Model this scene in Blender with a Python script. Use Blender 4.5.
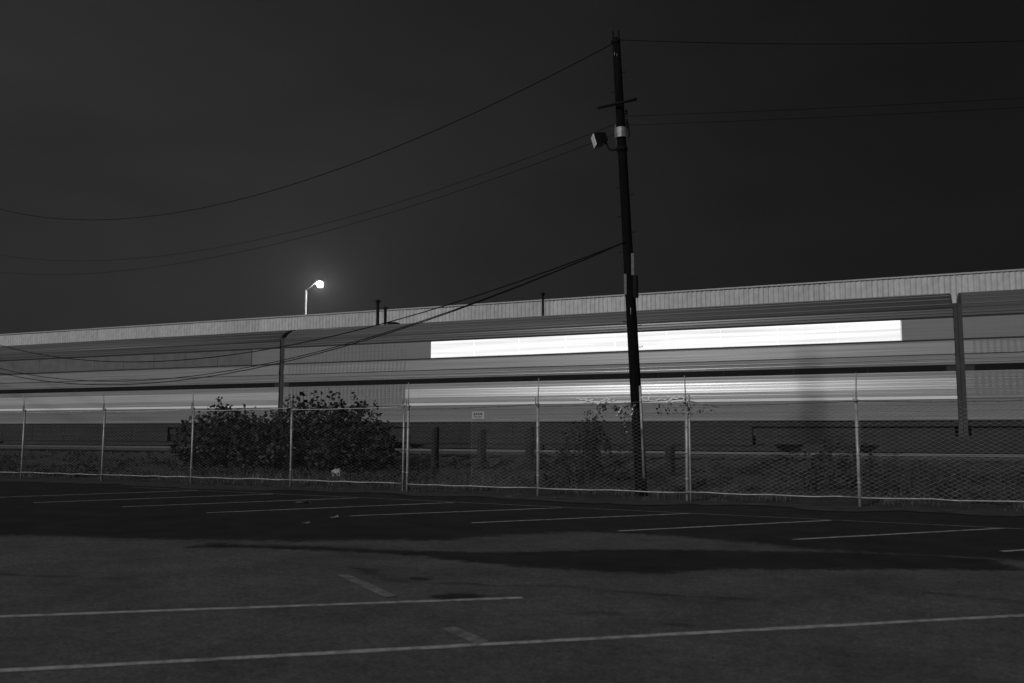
import bpy, math, random
import numpy as np
from mathutils import Vector, Matrix

R = math.radians
random.seed(7)
rng = np.random.default_rng(7)
scene = bpy.context.scene
col = scene.collection
for o in list(bpy.data.objects):
    bpy.data.objects.remove(o)

# ------------------------------------------------------------------ camera
# World axes: x runs along the railway, y away from the parking lot, z up (metres).
cam_data = bpy.data.cameras.new('camera')
cam = bpy.data.objects.new('camera', cam_data)
col.objects.link(cam)
cam.location = (0, 0, 1.5)
cam.rotation_euler = (R(90 + 5.756), 0, R(23.70))
cam_data.sensor_width = 36
cam_data.lens = 30.87
cam_data.clip_end = 2000
cam_data.dof.use_dof = True
cam_data.dof.focus_distance = 23
cam_data.dof.aperture_fstop = 2.0
scene.camera = cam

# ------------------------------------------------------------------ sky, glow of the town, exposure
SUN_EL = R(30)
SUN_DIR = Vector((-0.274 * math.cos(SUN_EL), -0.962 * math.cos(SUN_EL), math.sin(SUN_EL))).normalized()
world = bpy.data.worlds.new('World')
scene.world = world
world.use_nodes = True
nt = world.node_tree
nt.nodes.clear()
sky = nt.nodes.new('ShaderNodeTexSky')
sky.sky_type = 'NISHITA'
sky.sun_disc = False
sky.sun_elevation = SUN_EL
sky.sun_rotation = math.atan2(SUN_DIR.x, SUN_DIR.y)
bw = nt.nodes.new('ShaderNodeRGBToBW')
mu = nt.nodes.new('ShaderNodeMath'); mu.operation = 'MULTIPLY_ADD'
mu.inputs[1].default_value = 0.006
mu.inputs[2].default_value = 0.145
bg = nt.nodes.new('ShaderNodeBackground')
bg.inputs['Strength'].default_value = 0.1
out = nt.nodes.new('ShaderNodeOutputWorld')
nt.links.new(sky.outputs[0], bw.inputs[0])
nt.links.new(bw.outputs[0], mu.inputs[0])
# overcast sky slightly brighter towards the town on the left
wtc = nt.nodes.new('ShaderNodeTexCoord')
dot = nt.nodes.new('ShaderNodeVectorMath'); dot.operation = 'DOT_PRODUCT'
dot.inputs[1].default_value = (-0.9156, -0.402, 0)
nt.links.new(wtc.outputs['Generated'], dot.inputs[0])
gl = nt.nodes.new('ShaderNodeMapRange'); gl.interpolation_type = 'SMOOTHSTEP'
gl.inputs['From Min'].default_value = -0.55; gl.inputs['From Max'].default_value = 0.55
gl.inputs['To Min'].default_value = 0.48; gl.inputs['To Max'].default_value = 1.45
nt.links.new(dot.outputs['Value'], gl.inputs['Value'])
mg = nt.nodes.new('ShaderNodeMath'); mg.operation = 'MULTIPLY'
nt.links.new(mu.outputs[0], mg.inputs[0]); nt.links.new(gl.outputs[0], mg.inputs[1])
# faint cloud
cmap = nt.nodes.new('ShaderNodeMapping'); cmap.inputs['Scale'].default_value = (1.0, 1.0, 3.0)
cn = nt.nodes.new('ShaderNodeTexNoise'); cn.inputs['Scale'].default_value = 2.6; cn.inputs['Detail'].default_value = 7; cn.inputs['Roughness'].default_value = 0.55
nt.links.new(wtc.outputs['Generated'], cmap.inputs[0]); nt.links.new(cmap.outputs[0], cn.inputs['Vector'])
cr_ = nt.nodes.new('ShaderNodeMapRange'); cr_.inputs['From Min'].default_value = 0.3; cr_.inputs['From Max'].default_value = 0.7
cr_.inputs['To Min'].default_value = 0.84; cr_.inputs['To Max'].default_value = 1.16
nt.links.new(cn.outputs['Fac'], cr_.inputs['Value'])
mc = nt.nodes.new('ShaderNodeMath'); mc.operation = 'MULTIPLY'
nt.links.new(mg.outputs[0], mc.inputs[0]); nt.links.new(cr_.outputs[0], mc.inputs[1])
nt.links.new(mc.outputs[0], bg.inputs['Color'])
nt.links.new(bg.outputs[0], out.inputs['Surface'])

sun_data = bpy.data.lights.new('sun', 'SUN')
sun_data.energy = 1.4
sun_data.angle = R(4)
sun_data.color = (1, 1, 1)
sun = bpy.data.objects.new('sun', sun_data)
col.objects.link(sun)
sun.location = (-10, -30, 30)
sun.rotation_euler = SUN_DIR.to_track_quat('Z', 'Y').to_euler()

scene.view_settings.view_transform = 'Standard'
scene.view_settings.look = 'None'
scene.view_settings.exposure = 0.0
scene.view_settings.gamma = 1.0
scene.render.resolution_x = 1024
scene.render.resolution_y = 683

# ------------------------------------------------------------------ materials (the photograph is monochrome)
MATS = {}
def mat(name, v, rough=0.8, metal=0.0, var=0.25, scale=4.0, stretch=(1, 1, 1), bump=0.0, bscale=60.0,
        emit=0.0, spec=0.5, v2=None, detail=6.0, coords='Object', fine=0.0):
    """grey principled material: base value v, broken up with noise between v*(1-var) and v*(1+var) (or v and v2)"""
    m = bpy.data.materials.new(name)
    m.use_nodes = True
    t = m.node_tree
    b = t.nodes['Principled BSDF']
    b.inputs['Roughness'].default_value = rough
    b.inputs['Metallic'].default_value = metal
    b.inputs['Specular IOR Level'].default_value = spec
    tc = t.nodes.new('ShaderNodeTexCoord')
    mp = t.nodes.new('ShaderNodeMapping')
    mp.inputs['Scale'].default_value = stretch
    t.links.new(tc.outputs[coords], mp.inputs['Vector'])
    nz = t.nodes.new('ShaderNodeTexNoise')
    nz.inputs['Scale'].default_value = scale
    nz.inputs['Detail'].default_value = detail
    nz.inputs['Roughness'].default_value = 0.62
    t.links.new(mp.outputs[0], nz.inputs['Vector'])
    rp = t.nodes.new('ShaderNodeValToRGB')
    lo, hi = (v * (1 - var), v * (1 + var)) if v2 is None else (v, v2)
    rp.color_ramp.elements[0].position = 0.32
    rp.color_ramp.elements[1].position = 0.68
    rp.color_ramp.elements[0].color = (lo, lo, lo, 1)
    rp.color_ramp.elements[1].color = (hi, hi, hi, 1)
    t.links.new(nz.outputs['Fac'], rp.inputs[0])
    last = rp.outputs[0]
    if fine:
        n3 = t.nodes.new('ShaderNodeTexNoise')
        n3.inputs['Scale'].default_value = bscale
        n3.inputs['Detail'].default_value = 2
        t.links.new(tc.outputs[coords], n3.inputs['Vector'])
        mr = t.nodes.new('ShaderNodeMapRange')
        mr.inputs['From Min'].default_value = 0.3
        mr.inputs['From Max'].default_value = 0.7
        mr.inputs['To Min'].default_value = 1 - fine
        mr.inputs['To Max'].default_value = 1 + fine
        t.links.new(n3.outputs['Fac'], mr.inputs['Value'])
        mx = t.nodes.new('ShaderNodeMix'); mx.data_type = 'RGBA'; mx.blend_type = 'MULTIPLY'
        mx.inputs['Factor'].default_value = 1
        t.links.new(last, mx.inputs['A'])
        t.links.new(mr.outputs[0], mx.inputs['B'])
        last = mx.outputs['Result']
    t.links.new(last, b.inputs['Base Color'])
    if bump:
        n2 = t.nodes.new('ShaderNodeTexNoise')
        n2.inputs['Scale'].default_value = bscale
        n2.inputs['Detail'].default_value = 4
        t.links.new(tc.outputs[coords], n2.inputs['Vector'])
        bp = t.nodes.new('ShaderNodeBump')
        bp.inputs['Strength'].default_value = bump
        bp.inputs['Distance'].default_value = 0.01
        t.links.new(n2.outputs['Fac'], bp.inputs['Height'])
        t.links.new(bp.outputs[0], b.inputs['Normal'])
    if emit:
        b.inputs['Emission Color'].default_value = (1, 1, 1, 1)
        b.inputs['Emission Strength'].default_value = emit
    MATS[name] = m
    return m

STREAK = (0.03, 1.0, 9.0)     # grime and brush marks that run along a railway car
mat('steel', 0.36, 0.24, 0.3, var=0.35, scale=5, stretch=STREAK)
mat('steel_bright', 0.54, 0.32, 0.14, var=0.25, scale=5, stretch=STREAK)
mat('steel_dull', 0.40, 0.3, 0.1, var=0.25, scale=5, stretch=STREAK)
mat('steel_panel', 0.31, 0.32, 0.2, var=0.35, scale=5, stretch=STREAK)
mat('steel_low', 0.22, 0.5, 0.1, var=0.25, scale=5, stretch=STREAK)
mat('car_roof', 0.125, 0.55, 0.1, var=0.3, scale=5, stretch=STREAK)
mat('stripe_white', 0.95, 0.4, 0.0, var=0.05, scale=5, stretch=STREAK)
mat('rubber', 0.02, 0.7)
mat('dark_glass', 0.012, 0.15, spec=0.35, var=0.2)
mat('lit_glass', 0.8, 0.2, var=0.02, emit=0.72)
def streak_light(m, lo, hi):
    """lamps, ceiling and seat backs seen through grimy glass: the glow differs from one height to the next"""
    t = m.node_tree; b = t.nodes['Principled BSDF']
    tc = t.nodes.new('ShaderNodeTexCoord'); mp = t.nodes.new('ShaderNodeMapping'); mp.inputs['Scale'].default_value = (.05, 1, 2.2)
    nz = t.nodes.new('ShaderNodeTexNoise'); nz.inputs['Scale'].default_value = 3; nz.inputs['Detail'].default_value = 5
    mr = t.nodes.new('ShaderNodeMapRange')
    for k, v in (('From Min', .3), ('From Max', .7), ('To Min', lo), ('To Max', hi)): mr.inputs[k].default_value = v
    t.links.new(tc.outputs['Object'], mp.inputs[0]); t.links.new(mp.outputs[0], nz.inputs['Vector'])
    t.links.new(nz.outputs['Fac'], mr.inputs['Value']); t.links.new(mr.outputs[0], b.inputs['Emission Strength'])
streak_light(MATS['lit_glass'], 0.42, 0.98)
mat('shaded_glass', 0.16, 0.25, var=0.15, scale=2)
mat('letter_board', 0.22, 0.16, 0.5, var=0.35, scale=5, stretch=STREAK)
mat('underframe', 0.022, 0.8, var=0.4, scale=5, stretch=(0.1, 1, 6))
mat('gangway', 0.05, 0.8)
mat('wheel_steel', 0.05, 0.5, 0.5)
mat('rail_side', 0.05, 0.8)
mat('rail_head', 0.24, 0.4, 0.5, var=0.1)
mat('sleeper', 0.04, 0.9)
mat('siding', 0.52, 0.5, 0.0, var=0.1, scale=0.6, stretch=(1, 1, 0.25), coords='Generated')
mat('siding_cap', 0.42, 0.5, var=0.1)
mat('roofing', 0.12, 0.9)
mat('dark_backing', 0.03, 0.9)
mat('galvanised', 0.38, 0.5, 0.25, var=0.3, scale=9)
mat('galvanised_wire', 0.58, 0.5, 0.2, var=0.3, scale=2)
mat('old_wire', 0.10, 0.7, 0.1, var=0.3, scale=2)
mat('creosote', 0.0055, 0.95, spec=0.08, var=0.6, scale=3, stretch=(8, 8, 0.5), bump=0.5, bscale=30)
mat('black_cable', 0.004, 0.8, spec=0.1, var=0.1)
mat('black_paint', 0.006, 0.7, spec=0.12, var=0.3)
mat('pale_metal', 0.30, 0.35, 0.4, var=0.5, scale=6)
mat('dull_fitting', 0.13, 0.7, 0.0, var=0.3, scale=9)
mat('lamp_glass', 0.92, 0.3, var=0.25, scale=14)
mat('weathered_timber', 0.017, 0.9, var=0.5, scale=4, stretch=(6, 6, 0.6), bump=0.6, bscale=25)
mat('timber_end', 0.06, 0.9, var=0.4, scale=18)
mat('leaf_dark', 0.018, 0.7, var=0.5, scale=3)
mat('leaf_mid', 0.036, 0.7, var=0.4, scale=3)
mat('leaf_pale', 0.33, 0.7, var=0.4, scale=6)
mat('stem_pale', 0.95, 0.35, var=0.05)
mat('bark', 0.03, 0.9, var=0.4)
mat('grass_dry', 0.09, 0.9, var=0.7, scale=1.5, coords='Generated')
mat('weed', 0.03, 0.85, var=0.5, scale=8, coords='Generated')
mat('gravel', 0.055, 0.9, var=0.6, scale=40, coords='Generated')
mat('stone', 0.30, 0.9, var=0.3, scale=12, bump=0.4, bscale=20)
mat('soil', 0.007, 0.95, v2=0.042, scale=2.4, bump=0.8, bscale=14, fine=0.35)
mat('far_ground', 0.05, 0.95, var=0.3, scale=0.5)
mat('ballast', 0.014, 0.95, v2=0.04, scale=6, bump=1.0, bscale=22, fine=0.4)
mat('sign_white', 0.42, 0.5, var=0.12, scale=25)
mat('sign_ink', 0.06, 0.6)
mat('litter', 0.14, 0.8, var=0.3, scale=20)
mat('lamp_lens', 0.9, 0.3, var=0.01, emit=800)
mat('pole_grey', 0.05, 0.6, 0.2, var=0.15)

# asphalt: aged grey with a darker tone where the 'dark_mask' attribute says so
def asphalt_material():
    m = bpy.data.materials.new('asphalt'); m.use_nodes = True
    t = m.node_tree; N = t.nodes; L = t.links
    b = N['Principled BSDF']; b.inputs['Roughness'].default_value = 0.9
    b.inputs['Specular IOR Level'].default_value = 0.2
    tc = N.new('ShaderNodeTexCoord')
    def noise(s, d=6, r=0.6):
        n = N.new('ShaderNodeTexNoise'); n.inputs['Scale'].default_value = s
        n.inputs['Detail'].default_value = d; n.inputs['Roughness'].default_value = r
        L.new(tc.outputs['Object'], n.inputs['Vector']); return n.outputs['Fac']
    def ramp(f, a, b_, p0=0.3, p1=0.7):
        r = N.new('ShaderNodeMapRange'); r.inputs['From Min'].default_value = p0; r.inputs['From Max'].default_value = p1
        r.inputs['To Min'].default_value = a; r.inputs['To Max'].default_value = b_
        L.new(f, r.inputs['Value']); return r.outputs[0]
    def math_(op, a, b_):
        n = N.new('ShaderNodeMath'); n.operation = op
        for i, x in enumerate((a, b_)):
            if isinstance(x, (int, float)): n.inputs[i].default_value = x
            else: L.new(x, n.inputs[i])
        return n.outputs[0]
    base = math_('MULTIPLY', ramp(noise(0.9, 9, 0.72), 0.055, 0.122), ramp(noise(9, 6, 0.7), 0.72, 1.28))
    base = math_('MULTIPLY', base, ramp(noise(30, 5, 0.75), 0.45, 1.55))
    base = math_('MULTIPLY', base, ramp(noise(160, 2), 0.6, 1.4))
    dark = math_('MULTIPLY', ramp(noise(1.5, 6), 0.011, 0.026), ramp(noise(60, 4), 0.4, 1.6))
    at = N.new('ShaderNodeAttribute'); at.attribute_name = 'dark_mask'
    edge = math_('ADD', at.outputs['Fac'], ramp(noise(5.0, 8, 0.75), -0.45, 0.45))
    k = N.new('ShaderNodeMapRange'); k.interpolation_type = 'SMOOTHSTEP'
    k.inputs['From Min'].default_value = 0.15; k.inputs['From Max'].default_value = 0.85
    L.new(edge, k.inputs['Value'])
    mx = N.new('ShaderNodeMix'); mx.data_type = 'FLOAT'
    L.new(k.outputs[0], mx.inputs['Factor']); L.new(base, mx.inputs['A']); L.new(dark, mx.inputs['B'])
    # cracks
    cr = N.new('ShaderNodeAttribute'); cr.attribute_name = 'crack'
    fin = math_('MULTIPLY', mx.outputs['Result'], math_('SUBTRACT', 1.0, math_('MULTIPLY', cr.outputs['Fac'], 0.6)))
    L.new(fin, b.inputs['Base Color'])
    bp = N.new('ShaderNodeBump'); bp.inputs['Strength'].default_value = 0.5; bp.inputs['Distance'].default_value = 0.006
    L.new(noise(140, 3), bp.inputs['Height']); L.new(bp.outputs[0], b.inputs['Normal'])
    MATS['asphalt'] = m
asphalt_material()

def paint_material(name, v, wear):
    m = bpy.data.materials.new(name); m.use_nodes = True
    t = m.node_tree; N = t.nodes; L = t.links
    b = N['Principled BSDF']; b.inputs['Roughness'].default_value = 0.8
    tc = N.new('ShaderNodeTexCoord')
    n = N.new('ShaderNodeTexNoise'); n.inputs['Scale'].default_value = 7; n.inputs['Detail'].default_value = 9
    n.inputs['Roughness'].default_value = 0.75
    L.new(tc.outputs['Object'], n.inputs['Vector'])
    r = N.new('ShaderNodeValToRGB')
    r.color_ramp.elements[0].position = wear - 0.12; r.color_ramp.elements[1].position = wear + 0.10
    r.color_ramp.elements[0].color = (0.08, 0.08, 0.08, 1); r.color_ramp.elements[1].color = (v, v, v, 1)
    L.new(n.outputs['Fac'], r.inputs[0]); L.new(r.outputs[0], b.inputs['Base Color'])
    MATS[name] = m
paint_material('line_paint', 0.42, 0.46)
paint_material('line_paint_worn', 0.22, 0.52)

# ------------------------------------------------------------------ mesh helpers
class MB:
    def __init__(s): s.v = []; s.f = []; s.sm = []
    def face(s, pts, smooth=False):
        i = len(s.v); s.v += [tuple(p) for p in pts]; s.f.append(tuple(range(i, i + len(pts)))); s.sm.append(smooth)
    def box(s, x0, x1, y0, y1, z0, z1, M=None):
        i = len(s.v)
        p = [(x, y, z) for x in (x0, x1) for y in (y0, y1) for z in (z0, z1)]
        if M is not None: p = [tuple(M @ Vector(q)) for q in p]
        s.v += p
        for q in ((0, 1, 3, 2), (4, 6, 7, 5), (0, 4, 5, 1), (2, 3, 7, 6), (0, 2, 6, 4), (1, 5, 7, 3)):
            s.f.append(tuple(i + k for k in q)); s.sm.append(False)
        return s
    def tube(s, pts, rad, n=8, caps=True, smooth=True):
        pts = [Vector(p) for p in pts]
        if not hasattr(rad, '__len__'): rad = [rad] * len(pts)
        i0 = len(s.v); prev = None
        for k, p in enumerate(pts):
            d = (pts[min(k + 1, len(pts) - 1)] - pts[max(k - 1, 0)])
            d = d.normalized() if d.length > 1e-9 else Vector((0, 0, 1))
            if prev is None:
                a = d.cross(Vector((0, 0, 1)))
                if a.length < 1e-3: a = d.cross(Vector((0, 1, 0)))
            else:
                a = prev - d * prev.dot(d)
            a.normalize(); prev = a; b = d.cross(a)
            for j in range(n):
                t = 2 * math.pi * j / n
                s.v.append(tuple(p + (a * math.cos(t) + b * math.sin(t)) * rad[k]))
        for k in range(len(pts) - 1):
            for j in range(n):
                a = i0 + k * n + j; b = i0 + k * n + (j + 1) % n
                s.f.append((a, b, b + n, a + n)); s.sm.append(smooth)
        if caps:
            s.f.append(tuple(i0 + j for j in reversed(range(n)))); s.sm.append(False)
            e = i0 + (len(pts) - 1) * n
            s.f.append(tuple(e + j for j in range(n))); s.sm.append(False)
        return s
    def profile_x(s, prof, x0, x1, smooth=False):
        """closed (y,z) outline extruded along x"""
        i = len(s.v); n = len(prof)
        s.v += [(x0, y, z) for y, z in prof] + [(x1, y, z) for y, z in prof]
        for k in range(n):
            a, b = i + k, i + (k + 1) % n
            s.f.append((a, b, b + n, a + n)); s.sm.append(smooth)
        s.f.append(tuple(i + k for k in reversed(range(n)))); s.sm.append(False)
        s.f.append(tuple(i + n + k for k in range(n))); s.sm.append(False)
        return s
    def mesh(s, name, m):
        me = bpy.data.meshes.new(name)
        me.from_pydata(s.v, [], s.f)
        me.polygons.foreach_set('use_smooth', s.sm)
        me.materials.append(MATS[m] if isinstance(m, str) else m)
        me.update()
        return me
    def build(s, name, m, parent=None, loc=None):
        return link(name, s.mesh(name, m), parent, loc)

def link(name, me, parent=None, loc=None):
    o = bpy.data.objects.new(name, me); col.objects.link(o)
    if parent is not None: o.parent = parent
    if loc is not None: o.location = loc
    return o
def tag(o, label=None, cat=None, group=None, kind=None):
    if label: o['label'] = label
    if cat: o['category'] = cat
    if group: o['group'] = group
    if kind: o['kind'] = kind
    return o
def thing(name, loc, label, cat, group=None, rz=0.0):
    o = bpy.data.objects.new(name, None); col.objects.link(o)
    o.location = loc; o.rotation_euler = (0, 0, rz)
    return tag(o, label, cat, group)
def copy_tree(o, parent=None):
    c = o.copy(); col.objects.link(c); c.parent = parent
    for ch in list(o.children): copy_tree(ch, c)
    return c

def vnoise(x, y, seed=0):
    """smooth value noise for numpy arrays"""
    r = np.random.default_rng(seed).random((64, 64))
    xi = np.floor(x).astype(int); yi = np.floor(y).astype(int)
    fx = x - xi; fy = y - yi
    fx = fx * fx * (3 - 2 * fx); fy = fy * fy * (3 - 2 * fy)
    g = lambda a, b: r[a % 64, b % 64]
    return (g(xi, yi) * (1 - fx) + g(xi + 1, yi) * fx) * (1 - fy) + (g(xi, yi + 1) * (1 - fx) + g(xi + 1, yi + 1) * fx) * fy
def ground_z(x, y):
    """height of the verge between the fence and the railway"""
    x = np.asarray(x, float); y = np.asarray(y, float)
    z = np.interp(y, [17.6, 18.2, 19.3, 25.6, 26.1, 26.9, 34.2, 35.2, 37, 60], [0.012, 0.012, 0.015, 0.27, 0.31, 0.57, 0.57, 0.38, 0.3, 0.3])
    amp = np.interp(y, [17.8, 19, 21, 25.6, 26.6, 60], [0.0, 0.02, 0.09, 0.09, 0.02, 0.05])
    return z + amp * ((vnoise(x * 0.9, y * 0.9, 3) - 0.5) * 1.2 + (vnoise(x * 3.1, y * 3.1, 4) - 0.5) * 0.6)

# ------------------------------------------------------------------ ground
g = MB(); g.face([(-700, -700, -0.06), (700, -700, -0.06), (700, 900, -0.06), (-700, 900, -0.06)])
tag(g.build('ground', 'far_ground'), kind='structure')

def polyline_dist(px, py, pts, closed):
    d = np.full(px.shape, 1e9)
    n = len(pts)
    for k in range(n if closed else n - 1):
        ax, ay = pts[k]; bx_, by_ = pts[(k + 1) % n]
        dx, dy = bx_ - ax, by_ - ay
        t = np.clip(((px - ax) * dx + (py - ay) * dy) / (dx * dx + dy * dy + 1e-12), 0, 1)
        d = np.minimum(d, np.hypot(px - ax - t * dx, py - ay - t * dy))
    return d
def inside(px, py, pts):
    r = np.zeros(px.shape, bool); n = len(pts)
    for k in range(n):
        (x1, y1), (x2, y2) = pts[k], pts[(k + 1) % n]
        c = (y1 > py) != (y2 > py)
        with np.errstate(divide='ignore', invalid='ignore'):
            r ^= c & (px < (x2 - x1) * (py - y1) / (y2 - y1 + 1e-12) + x1)
    return r

xs = np.concatenate([np.arange(-120, -24, 4.0), np.arange(-24, 8, 0.11), np.arange(8, 60.1, 4.0)])
ys = np.concatenate([np.arange(-60, 2.5, 4.0), np.arange(2.5, 18.9, 0.09), [18.95]])
X, Y = np.meshgrid(xs, ys)
wob = (vnoise(X * 1.3, Y * 1.3, 11) - 0.5) * 0.35 + (vnoise(X * 4, Y * 4, 12) - 0.5) * 0.12
dark_mask = np.zeros(X.shape)
DARK_AREAS = [
    # darker ground over the stalls along the fence
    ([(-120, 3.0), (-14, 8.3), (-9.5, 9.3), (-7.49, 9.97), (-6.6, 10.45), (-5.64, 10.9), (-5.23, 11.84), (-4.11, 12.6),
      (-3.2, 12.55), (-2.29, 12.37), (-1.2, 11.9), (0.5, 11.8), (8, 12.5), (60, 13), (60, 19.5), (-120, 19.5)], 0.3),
    # a darker strip across the aisle
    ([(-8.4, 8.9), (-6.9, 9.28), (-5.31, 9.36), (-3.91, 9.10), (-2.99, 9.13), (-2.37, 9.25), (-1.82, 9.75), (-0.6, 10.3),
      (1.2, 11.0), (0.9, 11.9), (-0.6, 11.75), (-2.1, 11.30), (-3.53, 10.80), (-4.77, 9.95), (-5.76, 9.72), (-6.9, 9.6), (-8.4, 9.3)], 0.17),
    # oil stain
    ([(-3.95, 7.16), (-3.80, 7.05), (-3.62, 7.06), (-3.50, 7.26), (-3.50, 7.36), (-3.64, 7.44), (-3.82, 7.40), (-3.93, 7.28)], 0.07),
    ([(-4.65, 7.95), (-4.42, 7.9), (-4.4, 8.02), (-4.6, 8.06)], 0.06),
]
for pts, w in DARK_AREAS:
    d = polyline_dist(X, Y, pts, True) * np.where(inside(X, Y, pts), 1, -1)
    dark_mask = np.maximum(dark_mask, np.clip((d + wob * (0.4 if w > 0.1 else 0.12)) / (2 * w) + 0.5, 0, 1))
CRACKS = [[(-4.84, 7.92), (-4.3, 7.86), (-3.82, 7.92), (-3.3, 7.98), (-2.94, 8.07), (-2.3, 8.06), (-1.8, 8.13), (-0.9, 8.3)],
          [(-5.7, 8.25), (-5.2, 8.1), (-4.9, 7.95)], [(-3.3, 11.95), (-2.7, 11.85), (-2.1, 11.9), (-1.2, 11.75)],
          [(-2.6, 6.9), (-2.1, 7.0), (-1.4, 6.9), (-0.8, 7.1)],
          [(-9.5, 6.6), (-8.6, 6.4), (-7.4, 6.7), (-6.6, 6.5)], [(0.2, 9.2), (0.9, 9.0), (1.8, 9.3), (3.2, 9.1)]]
crack = np.zeros(X.shape)
for pts in CRACKS:
    d = polyline_dist(X + wob * 0.7, Y + wob * 0.7, pts, False)
    crack = np.maximum(crack, np.clip(1.1 - d / 0.06, 0, 1) * np.clip(vnoise(X * 3, Y * 3, 15) * 2.2 - .4, 0, 1))
ny, nx = X.shape
V = np.stack([X.ravel(), Y.ravel(), np.zeros(X.size)], 1)
idx = np.arange(X.size).reshape(ny, nx)
Fq = np.stack([idx[:-1, :-1].ravel(), idx[:-1, 1:].ravel(), idx[1:, 1:].ravel(), idx[1:, :-1].ravel()], 1)
def np_mesh(name, V, Fq, m, smooth=True):
    me = bpy.data.meshes.new(name)
    k = Fq.shape[1]
    me.vertices.add(len(V)); me.vertices.foreach_set('co', np.asarray(V, np.float32).ravel())
    me.loops.add(Fq.size); me.loops.foreach_set('vertex_index', Fq.ravel().astype(np.int32))
    me.polygons.add(len(Fq)); me.polygons.foreach_set('loop_start', np.arange(0, Fq.size, k, dtype=np.int32))
    me.polygons.foreach_set('use_smooth', np.full(len(Fq), smooth))
    me.update(calc_edges=True); me.validate()
    me.materials.append(MATS[m])
    return me
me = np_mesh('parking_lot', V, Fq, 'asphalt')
for nm, arr in (('dark_mask', dark_mask), ('crack', crack)):
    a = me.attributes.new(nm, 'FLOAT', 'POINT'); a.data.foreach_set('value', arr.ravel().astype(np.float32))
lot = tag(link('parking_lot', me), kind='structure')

def stripe(p, q, w, m, lift=.004):
    p = Vector((*p, 0)); q = Vector((*q, 0)); d = (q - p); L = d.length; d.normalize(); nrm = Vector((-d.y, d.x, 0))
    k = max(2, int(L / 0.25)); b = MB(); n = k + 1; L_ = []; R_ = []
    for i in range(n):
        c = p + d * (L * i / k)
        L_.append(c + nrm * (w / 2 + random.uniform(-.006, .006)) + Vector((0, 0, lift)))
        R_.append(c - nrm * (w / 2 + random.uniform(-.006, .006)) + Vector((0, 0, lift)))
    for i in range(k): b.face([R_[i], R_[i + 1], L_[i + 1], L_[i]])
    b.build('parking_line', m, lot)
stripe((-7.9, 4.18), (-3.16, 7.43), 0.085, 'line_paint')
stripe((-8.0, 1.85), (0.9, 8.4), 0.085, 'line_paint')
stripe((-5.36, 7.83), (-4.25, 6.98), 0.12, 'line_paint_worn', .007)
stripe((-3.21, 6.09), (-2.76, 5.77), 0.12, 'line_paint_worn', .007)
stripe((-11.6, 12.6), (-8.52, 16.42), 0.085, 'line_paint')
stripe((-8.88, 13.16), (-6.05, 16.16), 0.085, 'line_paint')
stripe((-6.41, 12.98), (-3.54, 16.0), 0.085, 'line_paint')
stripe((-3.9, 12.82), (-1.05, 15.8), 0.085, 'line_paint')
stripe((-1.4, 12.8), (1.45, 15.6), 0.085, 'line_paint')
stripe((1.1, 12.6), (3.95, 15.4), 0.085, 'line_paint')
for k in range(3): stripe((-14.0 - 2.5 * k, 12.9), (-11.05 - 2.5 * k, 16.7 + .2 * k), 0.085, 'line_paint')
stripe((-18.5, 17.35), (-8.45, 16.50), 0.08, 'line_paint_worn', .007)
stripe((-8.43, 16.48), (5.5, 15.15), 0.08, 'line_paint_worn', .007)

xs = np.concatenate([np.arange(-150, -48, 6.0), np.arange(-48, 9, 0.22), np.arange(9, 80, 6.0)])
ys = np.concatenate([[17.75], np.arange(18.0, 36, 0.22), np.arange(36, 80, 4.0)])
X, Y = np.meshgrid(xs, ys)
edge = np.clip((19.2 - Y) / 1.4, 0, 1) * ((vnoise(X * 0.8, X * 0 + 2, 21) - 0.5) * 0.9 + (vnoise(X * 4, X * 0 + 5, 22) - .5) * .3)
Z = ground_z(X, Y)
ny, nx = X.shape; idx = np.arange(X.size).reshape(ny, nx)
Fq = np.stack([idx[:-1, :-1].ravel(), idx[:-1, 1:].ravel(), idx[1:, 1:].ravel(), idx[1:, :-1].ravel()], 1)
me = np_mesh('railway_verge', np.stack([X.ravel(), (Y + edge).ravel(), Z.ravel()], 1), Fq, 'soil')
me.materials.append(MATS['ballast'])
cy = (Y[:-1, :-1]).ravel()
me.polygons.foreach_set('material_index', ((cy > 26.0) & (cy < 35.2)).astype(np.int32))
tag(link('railway_verge', me), kind='structure')

# ------------------------------------------------------------------ railway track
RAIL_Z = 0.74
track = tag(thing('railway_track', (0, 32.35, 0), None, None), kind='structure')
SL = MB().box(-0.115, 0.115, -1.28, 1.28, 0.48, 0.61).mesh('sleeper', 'sleeper')
for i in range(105): link('sleeper', SL, track, (-55 + i * 0.62, 0, random.uniform(-.07, -.04)))
for s in (-0.745, 0.745):
    b = MB().profile_x([(-.07, .612), (.07, .612), (.07, .625), (.012, .64), (.012, .716), (-.012, .716), (-.012, .64), (-.07, .625)], -80, 45)
    r = b.build('rail', 'rail_side', track, (0, s, 0))
    MB().profile_x([(-.036, .715), (.036, .715), (.036, .73), (.03, .74), (-.03, .74), (-.036, .73)], -80, 45).build('rail_head', 'rail_head', r)

near_track = copy_tree(track); near_track.location.y = 28.35; near_track.location.z = .05

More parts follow.
